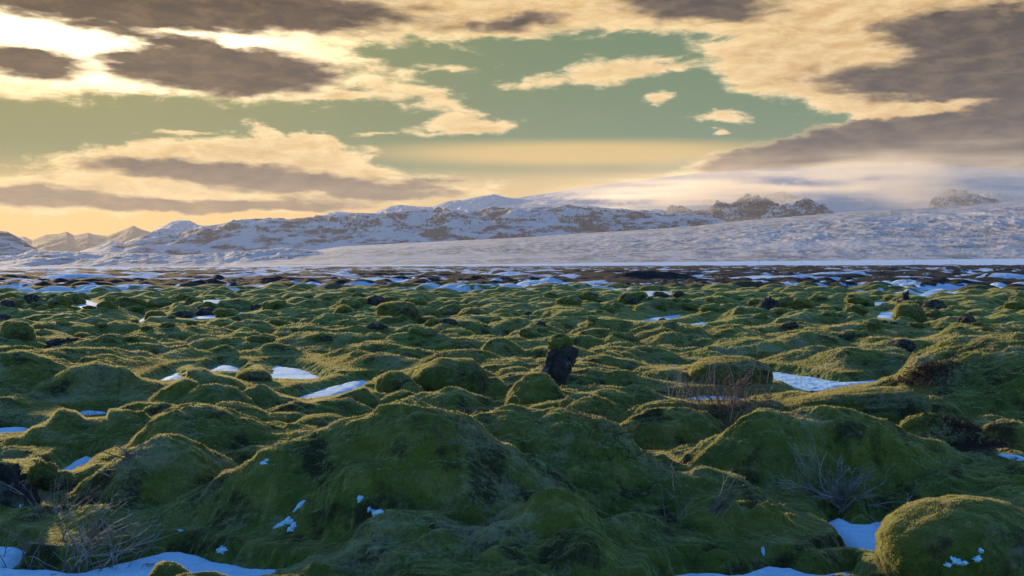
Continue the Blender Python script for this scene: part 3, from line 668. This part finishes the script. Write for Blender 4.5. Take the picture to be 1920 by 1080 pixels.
rock(B, 'small round boulder, right one of a pair at far right', 'boulder', 1873,588,14,605, M_MOSS, seed=21, rough=.05)
rock(B, 'dark boulder cut by the right edge of the picture in the middle distance', 'boulder', 1912,560,14,582, M_MOSS, seed=22, rough=.05)
rock(B, 'small mossy boulder poking out of the big snow patch at bottom left', 'boulder', 318,1060,40,1100, M_MOSS, seed=23, rough=.08)
rock(B, 'round moss-topped boulder on the right-hand slope between lichen-covered rocks', 'boulder', 1836,678,24,714, M_MOSSF, seed=24, rough=.06)
rock(B, 'slender frosted boulder wedged right of the small rock stack below the large boulder', 'boulder', 960,745,17,795, M_MOSSF, seed=25, rough=.1)
rock(B, 'grey rounded boulder leaning on the green mound below the lava pillar', 'boulder', 935,768,24,800, M_MOSSF, seed=26, rough=.08)
rock(B, 'low rounded boulder crossing a thin twiggy mat near the picture centre', 'boulder', 1062,577,52,606, M_MOSS, seed=27, rough=.05, boxy=.1, dep=.6)
L = 'lava_rock'
rock(L, 'black clumpy lava rock below the grey knob boulder at left', 'lava rock', 122,634,34,670, M_LAVA, seed=31, rough=.2, fine=.18, boxy=.04, sharp=.3)
rock(L, 'low black lava rock patched with snow bits at far left', 'lava rock', 112,588,30,606, M_LAVA, seed=32, rough=.2, fine=.15, sharp=.3)
rock(L, 'jagged black lava stump in the distance right of centre', 'lava rock', 1442,564,18,598, M_LAVA, seed=33, rough=.25, fine=.22, sharp=.4, pinch=.2)
rock(L, 'thin crooked lava finger standing behind the dark boulder at far right', 'lava rock', 1697,548,6,580, M_LAVA, seed=34, rough=.25, fine=.2, sharp=.3, shear=.3, dep=1)
rock(L, 'tiny lava tooth left of the far right snow patch', 'lava rock', 1572,575,7,590, M_LAVA, seed=35, rough=.2, fine=.2, sharp=.3)
rock(L, 'small dark lava lump right of the dark boulder at far right', 'lava rock', 1770,595,10,612, M_LAVA, seed=36, rough=.2, fine=.2, sharp=.3)
rock(L, 'small pointed black lava rock with moss on its right side behind the biggest mound', 'lava rock', 532,757,17,796, M_LAVA, seed=37, rough=.2, fine=.12, sharp=.3, pinch=-.3, boxy=.1)
rock(L, 'knobbly lichen-spotted lava rock on the crest of the right-hand slope', 'lava rock', 1868,667,21,716, M_LAVA, seed=38, rough=.2, fine=.2, sharp=.35)
rock(L, 'dark lava rock at the right edge below the lichen-spotted one', 'lava rock', 1908,698,30,742, M_LAVA, seed=39, rough=.2, fine=.15, sharp=.3)
rock(L, 'grey lichen-covered low rock at the left end of the heather on the right-hand slope', 'lava rock', 1708,683,24,700, M_LAVA, seed=40, rough=.15, fine=.15, sharp=.2)
rock(L, 'dark blocky lava rock at the left edge above the dead shrubs', 'lava rock', 8,876,32,950, M_LAVA, seed=41, rough=.18, fine=.12, sharp=.3, boxy=.35)
rock(L, 'bluish-black slanted lava slab below the blocky rock at the left edge', 'lava rock', 38,912,34,968, M_LAVA, seed=42, rough=.18, fine=.1, sharp=.25)
rock(L, 'moss-capped dark rock in front of the hollow snow patch at left', 'lava rock', 84,868,27,925, M_MOSS, seed=43, rough=.15, fine=.1, sharp=.15)
rock(L, 'rounded moss-capped rock right of the taller capped one above the left shrubs', 'lava rock', 118,886,26,925, M_MOSS, seed=44, rough=.12, fine=.08)
rock(L, 'small smooth purple-grey stone among the left lava rocks', 'lava rock', 137,908,11,934, M_LAVA, seed=45, rough=.08, fine=.04)
rock(L, 'small dark rock with an orange-brown face behind the moss at centre', 'lava rock', 868,585,14,600, M_LAVA, seed=46, rough=.2, fine=.1)
rock(L, 'dark lumpy lava rock in a row right of the mushroom-shaped boulder', 'lava rock', 958,583,18,600, M_LAVA, seed=47, rough=.2, fine=.15, sharp=.2)
rock(L, 'small dark rounded lava rock beside the low rounded boulder near the picture centre', 'lava rock', 990,585,11,606, M_LAVA, seed=48, rough=.1, fine=.08)
# far smaller boulders, scattered: copies of three shapes
protos = []
for k in range(3):
    protos.append(blob(B, (0, 0, 0), (.5, .5, .34), [M_MOSS, M_MOSSF, M_LAVA][k], seed=60+k, sub=4, rough=.12, fine=.06, boxy=.04, pinch=.25).data)
    bpy.data.objects.remove(bpy.data.objects[[o.name for o in bpy.data.objects if o.data == protos[-1]][0]])
rg = random.Random(21); nb = 0
for k in range(150):
    cx = rg.uniform(-40, 1960); py = rg.choice([rg.uniform(556, 585), rg.uniform(560, 615), rg.uniform(585, 660)])
    p = hit(cx, py)
    if p.y > 110 or p.y < 24: continue
    s = rg.uniform(.35, 1.0)*(0.55 if p.y < 40 else 1.0)
    me = protos[rg.choice([0, 0, 0, 1, 1, 2])]
    o = bpy.data.objects.new(B, me); COL.objects.link(o)
    o.location = (p.x, p.y+.3*s, p.z+.04*s); o.scale = (s*rg.uniform(.8, 1.5), s, s*rg.uniform(.8, 1.15)); o.rotation_euler = (rg.uniform(-.2, .2), rg.uniform(-.25, .25), rg.uniform(0, 6))
    o['category'] = 'boulder'; o['group'] = 'small boulders scattered over the distant moss field'
    o['label'] = 'small nameless mossy boulder scattered among distant hummocks beyond the lava pillar'

# the standing lava pillar
s_ = 16.6/F; py_ = 16.6
root = link('lava_pillar', None, None, 'upright leaning dark lava pillar with a mossy cap, standing at picture centre', 'lava pillar', loc=((1045-960)*s_, py_, .1))
def rings(name, rows, mat, parent, seed, rough, nseg=72, dep=.8, nring=90):
    rows = rows[::-1]; ys = [r[0] for r in rows]; v = []; fcs = []
    for i in range(nring):
        y = ys[-1]+(ys[0]-ys[-1])*i/(nring-1)
        l = np.interp(y, ys, [r[1] for r in rows]); r_ = np.interp(y, ys, [r[2] for r in rows])
        for j in range(nseg):
            a = 2*math.pi*j/nseg; cxp = (l+r_)/2; hw = (r_-l)/2*1.14
            p = Vector(((cxp-960)*s_+math.cos(a)*hw*s_, py_+math.sin(a)*hw*s_*dep, ZC-(y-HY)*s_))
            q = p*6+Vector((seed, 0, 0)); d = mno.fractal(q, .8, 2.1, 5)*rough - abs(mno.noise(q*1.3))*rough*.8
            n = Vector((math.cos(a), math.sin(a)*dep, 0)); p += n*d
            v.append(p-Vector(root.location))
    for i in range(nring-1):
        for j in range(nseg):
            a = i*nseg+j; b = i*nseg+(j+1) % nseg
            fcs.append((a, b, b+nseg, a+nseg))
    me = bpy.data.meshes.new(name); me.from_pydata([tuple(q) for q in v], [], fcs+[tuple(range(nseg))[::-1], tuple(range((nring-1)*nseg, nring*nseg))])
    me.polygons.foreach_set('use_smooth', [True]*len(me.polygons)); me.materials.append(mat); me.update()
    return link(name, me, parent)
rings('shaft', [(775,1020,1052),(745,1018,1054),(720,1014,1060),(705,1013,1065),(685,1020,1073),(668,1026,1081),(658,1030,1080),(648,1034,1072),(640,1038,1064),(634,1043,1060)], M_LAVA, root, 3, .045)
rings('moss_cap', [(672,1036,1044),(664,1028,1054),(654,1025,1062),(643,1028,1069),(635,1033,1068),(629,1040,1061),(626,1047,1054)], M_MOSS, root, 9, .07, dep=.9)

# ------------------------------------------------------------------ snow patches
SLAB = {'big':'largest sheet of snow, spread along the bottom left corner under the dead shrubs','left':'small snow patch at the left edge between two green humps','hollow':'snow patch in the hollow between hummocks above the left lava rocks',
 'low':'low snow patch with grass blades left of the rounded hummocks','gap':'S-shaped snow patch left of the huge corner boulder below the bare shrub','foot':'ragged snow strip along the bottom edge right of centre',
 'pond':'wide flat snow patch like a pond in the middle distance at right','mid':'curved snow patch below the big green dome left of centre','mid2':'short snow patch at the left end of the curved snow patches','mid3':'little snow tongue above the small dark dome boulder',
 'mid4':'slanting snow strip left of the squarish boulder','far1':'long thin snow patch beside the dark pointed boulder','far2':'thin snow patch in the distance below the far lava hill','far3':'tiny snow patch right of the thin one below the far lava hill',
 'far4':'small snow patch beside the rounded dark boulder at far right','far5':'tiny flat snow patch above the one beside the far right boulder','far6':'sliver of snow left of the mossy boulder behind the shrub tangle','far7':'snow showing through the reddish shrub tangle',
 'far8':'snow scrap under the boulder behind the reddish shrub tangle','far9':'snow scrap left of the dark pointed boulder','far10':'tiny snow sliver right of centre on the mossy humps at right','far11':'snow patch on the far left hummock ridge','far12':'snow patch slanting down the far left rise',
 'far13':'snow patch at the right foot of the far left rise','far14':'snow patch on the near face of the far lava hill','far15':'thin slanting snow line in the far right moss field'}
for (nm, zs, poly, sc) in SN:
    rr = [math.hypot(*p) for p in poly]; aa = [math.atan2(*p) for p in poly]
    r0, r1, a0, a1 = min(rr)-.4*sc, max(rr)+.4*sc, min(aa)-.04, max(aa)+.04
    n1 = 160 if nm in ('big', 'foot', 'gap', 'pond') else 60; n2 = int(n1*1.6)
    g1, g2 = np.meshgrid(np.linspace(max(r0, 3.3), r1, n1), np.linspace(a0, a1, n2), indexing='ij')
    gx = g1*np.sin(g2); gy = g1*np.cos(g2)
    sdv = poly_sd(gx, gy, poly)
    z = zs-.02 + 0.03*fbm(gx*1.1, gy*1.1, 3, 8)+.012*fbm(gx*6, gy*6, 3, 2)-.10*sstep(sdv, -.15*sc**.5, .12*sc)
    keep = (sdv < .12*sc).reshape(-1)
    q = grid_quads(n1, n2); q = q[keep[q].all(1)]
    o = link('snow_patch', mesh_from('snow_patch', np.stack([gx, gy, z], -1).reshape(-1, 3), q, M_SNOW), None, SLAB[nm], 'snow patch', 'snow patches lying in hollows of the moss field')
# crumbs of snow on the slopes
def normal_at(x, y, e=.05):
    return Vector((hgt(x-e, y)-hgt(x+e, y), hgt(x, y-e)-hgt(x, y+e), 2*e)).normalized()
def crumb(label, spots, seed, onto=None):
    bm = bmesh.new(); org = None
    for k, (px, py, hx, hy) in enumerate(spots):
        p = onto(px, py) if onto else hit(px, py)
        if org is None: org = p[0] if onto else p
        if onto: p, n = p
        else: n = normal_at(p.x, p.y)
        m = Matrix.Translation(p-org) @ n.to_track_quat('Z', 'Y').to_matrix().to_4x4()
        r = bmesh.ops.create_icosphere(bm, subdivisions=3, radius=1)
        s = p.y/F
        for v in r['verts']:
            d = 1+.9*mno.noise(v.co*1.7+Vector((seed*3+k*5, 0, 0)))+.5*mno.noise(v.co*5+Vector((seed, k, 0)))
            up = n.z; v.co = m @ Vector((v.co.x*hx*s*d, v.co.y*hy*s*d*1.3/max(.35, abs(n.y)+.2), v.co.z*.030))
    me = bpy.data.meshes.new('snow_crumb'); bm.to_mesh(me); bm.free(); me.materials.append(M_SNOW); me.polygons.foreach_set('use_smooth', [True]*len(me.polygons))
    link('snow_crumb', me, None, label, 'snow', 'crumbs of snow on the slopes', loc=org)
crumb('hook-shaped string of snow crumbs in the dark hollow of the biggest mound', [(522,989,7,3),(532,984,7,3),(540,978,7,4),(548,980,5,4),(552,986,5,5),(546,994,7,5)], 1)
crumb('tiny triangle of snow above the hook-shaped crumbs', [(565,949,7,4)], 2)
crumb('small snow cap above the dark bulge of the biggest mound', [(676,935,6,5)], 3)
crumb('narrow slanting snow crumb right of the dark bulge', [(693,956,4,4),(700,960,5,3),(708,964,6,3)], 4)
crumb('snow lump in the dip left of the biggest mound crest', [(494,871,11,5),(501,864,4,2)], 5)
crumb('small snow lump on the foot of the mound above the big snow sheet', [(418,1033,13,5)], 6)
crumb('oval snow crumb right of the bottom left shrubs', [(338,999,8,3)], 7)
crumb('tiny snow crumb on the left lava rocks', [(40,948,5,3)], 8)
crumb('upright snow crumb between the two front ledges at bottom right', [(1430,1032,4,8)], 9)
crumb('snow crumb at the right edge behind the huge corner boulder', [(1912,862,14,7)], 10)
bpy.context.view_layer.update()
def onobj(o):
    def f(px, py):
        d = Vector(((px-960)/F, 1, (HY-py)/F)).normalized(); mi = o.matrix_world.inverted()
        ok, loc, n, i = o.ray_cast(mi @ Vector((0, 0, ZC)), (mi.to_3x3() @ d).normalized())
        return (o.matrix_world @ loc, (o.matrix_world.to_3x3() @ n).normalized()) if ok else (hit(px, py), Vector((0, 0, 1)))
    return f
big = [o for o in bpy.data.objects if o.get('label', '').startswith('huge rounded')][0]
crumb('ragged snow crumbs stuck on the face of the huge corner boulder', [(1778,1058,6,4),(1788,1051,6,6),(1797,1054,8,5),(1808,1055,7,4)], 11, onobj(big))
crumb('two small snow flecks right of the ragged crumbs on the huge corner boulder', [(1831,1048,7,5),(1838,1033,4,4)], 12, onobj(big))

# ------------------------------------------------------------------ dry shrubs
def mat_twig(name, c1, c2):
    m, t, b = newmat(name); pos = t.node('ShaderNodeTexCoord', 'Object')
    t.put(b.inputs['Base Color'], t.mix(t.mr(t.noise(pos, 9.0, 3), .35, .65), c1, c2)); b.inputs['Roughness'].default_value = .8
    return m
M_TW = mat_twig('twig', (.10, .075, .06), (.26, .21, .18)); M_TWM = mat_twig('grey_twig', (.16, .12, .10), (.36, .31, .27)); M_TWR = mat_twig('red_twig', (.11, .065, .055), (.24, .15, .13)); M_TWP = mat_twig('pale_twig', (.30, .27, .23), (.42, .38, .33)); M_TWD = mat_twig('heather', (.030, .014, .010), (.075, .030, .018))
class Tubes:
    def __init__(s): s.v = []; s.f = []
    def add(s, pts, r0, r1, n=4):
        b = len(s.v); m = len(pts)
        for i, p in enumerate(pts):
            d = (pts[min(i+1, m-1)]-pts[max(i-1, 0)]).normalized(); u = d.orthogonal().normalized(); w_ = d.cross(u); r = r0+(r1-r0)*i/(m-1)
            for j in range(n):
                a = 2*math.pi*j/n; s.v.append(tuple(p+u*math.cos(a)*r+w_*math.sin(a)*r))
        for i in range(m-1):
            for j in range(n): s.f.append((b+i*n+j, b+i*n+(j+1) % n, b+(i+1)*n+(j+1) % n, b+(i+1)*n+j))
    def build(s, name, mat, parent):
        me = bpy.data.meshes.new(name); me.from_pydata(s.v, [], s.f); me.materials.append(mat); return link(name, me, parent)
def stem(T1, T2, p, d, L_, r, rg, bend=.25, kids=3, drop=.0, curl=0):
    pts = [p.copy()]; n = 9; q = p.copy(); dd = d.normalized(); cv = Vector((rg.gauss(0, 1), rg.gauss(0, 1), rg.gauss(0, .6)))*bend
    for i in range(n):
        dd = (dd+cv*.18+Vector((rg.gauss(0, 1), rg.gauss(0, 1), rg.gauss(0, 1)))*bend*.35+Vector((0, 0, -drop*.1))).normalized()
        if curl: cv = Matrix.Rotation(curl, 3, dd) @ cv
        q = q+dd*L_/n; pts.append(q.copy())
    T1.add(pts, r, r*.35)
    for k in range(kids):
        i = rg.randint(3, n-1); b = pts[i]; e = (pts[i+1]-pts[i]).normalized()
        e = (e+Vector((rg.gauss(0, .6), rg.gauss(0, .6), rg.gauss(.1, .5)))).normalized(); l2 = L_*rg.uniform(.15, .45)
        pp = [b]; 
        for _ in range(5): e = (e+Vector((rg.gauss(0, .2), rg.gauss(0, .2), rg.gauss(.05, .2)))).normalized(); pp.append(pp[-1]+e*l2/5)
        T2.add(pp, r*.55, r*.2, 3)
def shrub(label, cat, cx, py, spread, height, n, seed, mat=None, mat2=None, lean=0, fan=.9, foot=10, kids=3, bend=.3, thick=1.0, drop=0, depth=1.0, name='dry_shrub'):
    rg = random.Random(seed); p = hit(cx, py); s = p.y/F
    root = link(name, None, None, label, cat, 'leafless shrubs and heather among the moss', loc=p)
    A1, A2 = Tubes(), Tubes(); single = n <= 18
    if single: A2 = A1
    for i in range(n):
        fx = rg.gauss(0, foot*.5)*s; fy = rg.gauss(0, foot*.5)*s*depth; z = max(hgt(p.x+fx, p.y+fy)-p.z, -.12)-.01
        a = rg.gauss(0, 1)*fan*spread/max(height, 1)+lean; b = rg.gauss(0, .5)
        L_ = math.hypot(height, spread*min(1, abs(a)))*s*rg.uniform(.55, 1.1)
        stem(A1, A2, Vector((fx, fy, z)), Vector((math.sin(max(-1.35, min(1.35, a))), b*.7, math.cos(max(-1.35, min(1.35, a))))), L_, rg.uniform(.0032, .0060)*thick, rg, bend, kids, drop)
        if single: A1.build('stem', mat or M_TW, root); A1 = Tubes(); A2 = A1
    if not single: A1.build('stems', mat or M_TW, root); A2.build('twigs', mat2 or mat or M_TW, root)
shrub('bare shrub fanning out of the snow gap left of the huge corner boulder', 'shrub', 1578,957,115,92,56,1, M_TWM, thick=1.4, foot=10, bend=.35)
shrub('dense tangle of bare stems leaning right above the big snow sheet', 'shrub', 165,1046,120,70,62,2, M_TWM, lean=.75, foot=70, bend=.3, thick=1.2)
shrub('short pale bare stems rising from the foot of the bottom left tangle', 'shrub', 160,1040,35,60,16,22, M_TWP, lean=0, foot=28, bend=.3, kids=1)
shrub('sparse tall bare twigs in front of the left lava rocks', 'shrub', 85,975,30,110,9,3, foot=50, lean=-.1, bend=.2, kids=2)
shrub('dark thin bare shrub poking out of the snow in the bottom left corner', 'shrub', 45,1050,70,85,18,4, lean=.3, foot=45, bend=.3)
shrub('heap of broken grey branches lying on the hummock at left', 'shrub', 248,862,45,22,26,5, fan=1.0, foot=28, bend=.2, kids=1, thick=1.6)
shrub('reddish tangled bare shrub before the mossy boulder in the middle distance', 'shrub', 1352,762,60,88,110,6, M_TWR, fan=.7, foot=62, bend=.5, kids=4, thick=.9)
shrub('pale curly dry stalks at the left side of the reddish tangle', 'shrub', 1272,748,18,72,15,7, M_TWP, fan=.4, foot=24, bend=.35, kids=4, thick=.9)
shrub('tall thin dry stalks rising above the mossy boulder behind the tangle', 'shrub', 1372,735,22,105,7,8, M_TWP, fan=.25, foot=70, bend=.15, kids=1, thick=.8)
shrub('loose reddish twigs right of the reddish tangle beside a hummock', 'shrub', 1420,762,34,48,24,9, M_TWR, fan=.6, foot=45, bend=.4, thick=.8)
shrub('single pair of thin stalks in the notch between the two largest mounds', 'shrub', 1280,962,8,135,4,10, fan=.4, foot=22, bend=.25, kids=1)
shrub('bundle of brown stems leaning right between the two largest mounds', 'shrub', 1338,962,40,78,14,11, lean=.75, fan=.25, foot=14, bend=.2, kids=2)
shrub('fine dark twigs in front of the large round boulder', 'shrub', 835,795,30,52,22,12, M_TWR, foot=55, fan=.6, kids=4, thick=.7)
shrub('dark brown twiggy mat on the hummock right of the biggest mound crest', 'shrub', 1150,826,40,26,80,13, M_TWD, foot=90, fan=.8, thick=.8, bend=.5)
shrub('leaning brown stems above the left lava rocks', 'shrub', 128,955,35,60,14,14, lean=.85, fan=.2, foot=24, bend=.15, kids=1)
shrub('thin sticks left of the reddish tangle above a small boulder', 'shrub', 1228,745,18,62,6,15, fan=.4, foot=40, bend=.2, kids=2, thick=.7)
shrub('tiny dark sprigs on the mossy rim of the hollow snow patch', 'shrub', 150,862,12,12,60,16, M_TWD, foot=50, fan=.5, thick=.7, kids=2)
shrub('red-brown heather strip running up the right-hand slope to the lichen-spotted rock', 'heather', 1745,700,14,6,1200,17, M_TWD, foot=52, fan=.7, thick=1.2, kids=3, name='heather')
shrub('dark brown heather patch in the dip right of the long frosted boulder', 'heather', 1808,806,14,6,1400,18, M_TWD, foot=62, fan=.7, thick=1.1, kids=3, name='heather')
shrub('few grass stalks standing in the pond-like snow patch', 'shrub', 1515,728,14,30,7,19, fan=.4, foot=60, bend=.15, kids=1, thick=.7)
shrub('grass blades standing in the low snow patch at left', 'shrub', 175,780,12,16,12,20, fan=.5, foot=26, bend=.15, kids=0, thick=.7)

# ------------------------------------------------------------------ far power poles
pm, pt, pb = newmat('pole_wood'); pb.inputs['Base Color'].default_value = (.05, .04, .035, 1)
first = None
PL = ['leftmost of the far power poles','second of the far power poles from the left','third of the far power poles from the left','fourth of the far power poles from the left','fifth of the far power poles from the left','rightmost of the far power poles']
for i, px in enumerate([1423,1503,1579,1714,1784,1863]):
    y = 1150.0; x = (px-960)/F*y; zt = ZC+(HY-487.5)/F*y
    r = link('power_pole', None, None, 'tiny wooden pole on the snow plain, '+PL[i], 'power pole', 'power poles on the snow plain', loc=(x, y, zt-7.5))
    if first is None:
        t1 = Tubes(); t1.add([Vector((0, 0, 0)), Vector((0, 0, 7.5))], .14, .10, 8); t2 = Tubes(); t2.add([Vector((-1.1, 0, 6.9)), Vector((1.1, 0, 6.9))], .08, .08, 6)
        first = (t1.build('pole', pm, r), t2.build('crossarm', pm, r))
    else:
        for c in first: k = c.copy(); COL.objects.link(k); k.parent = r
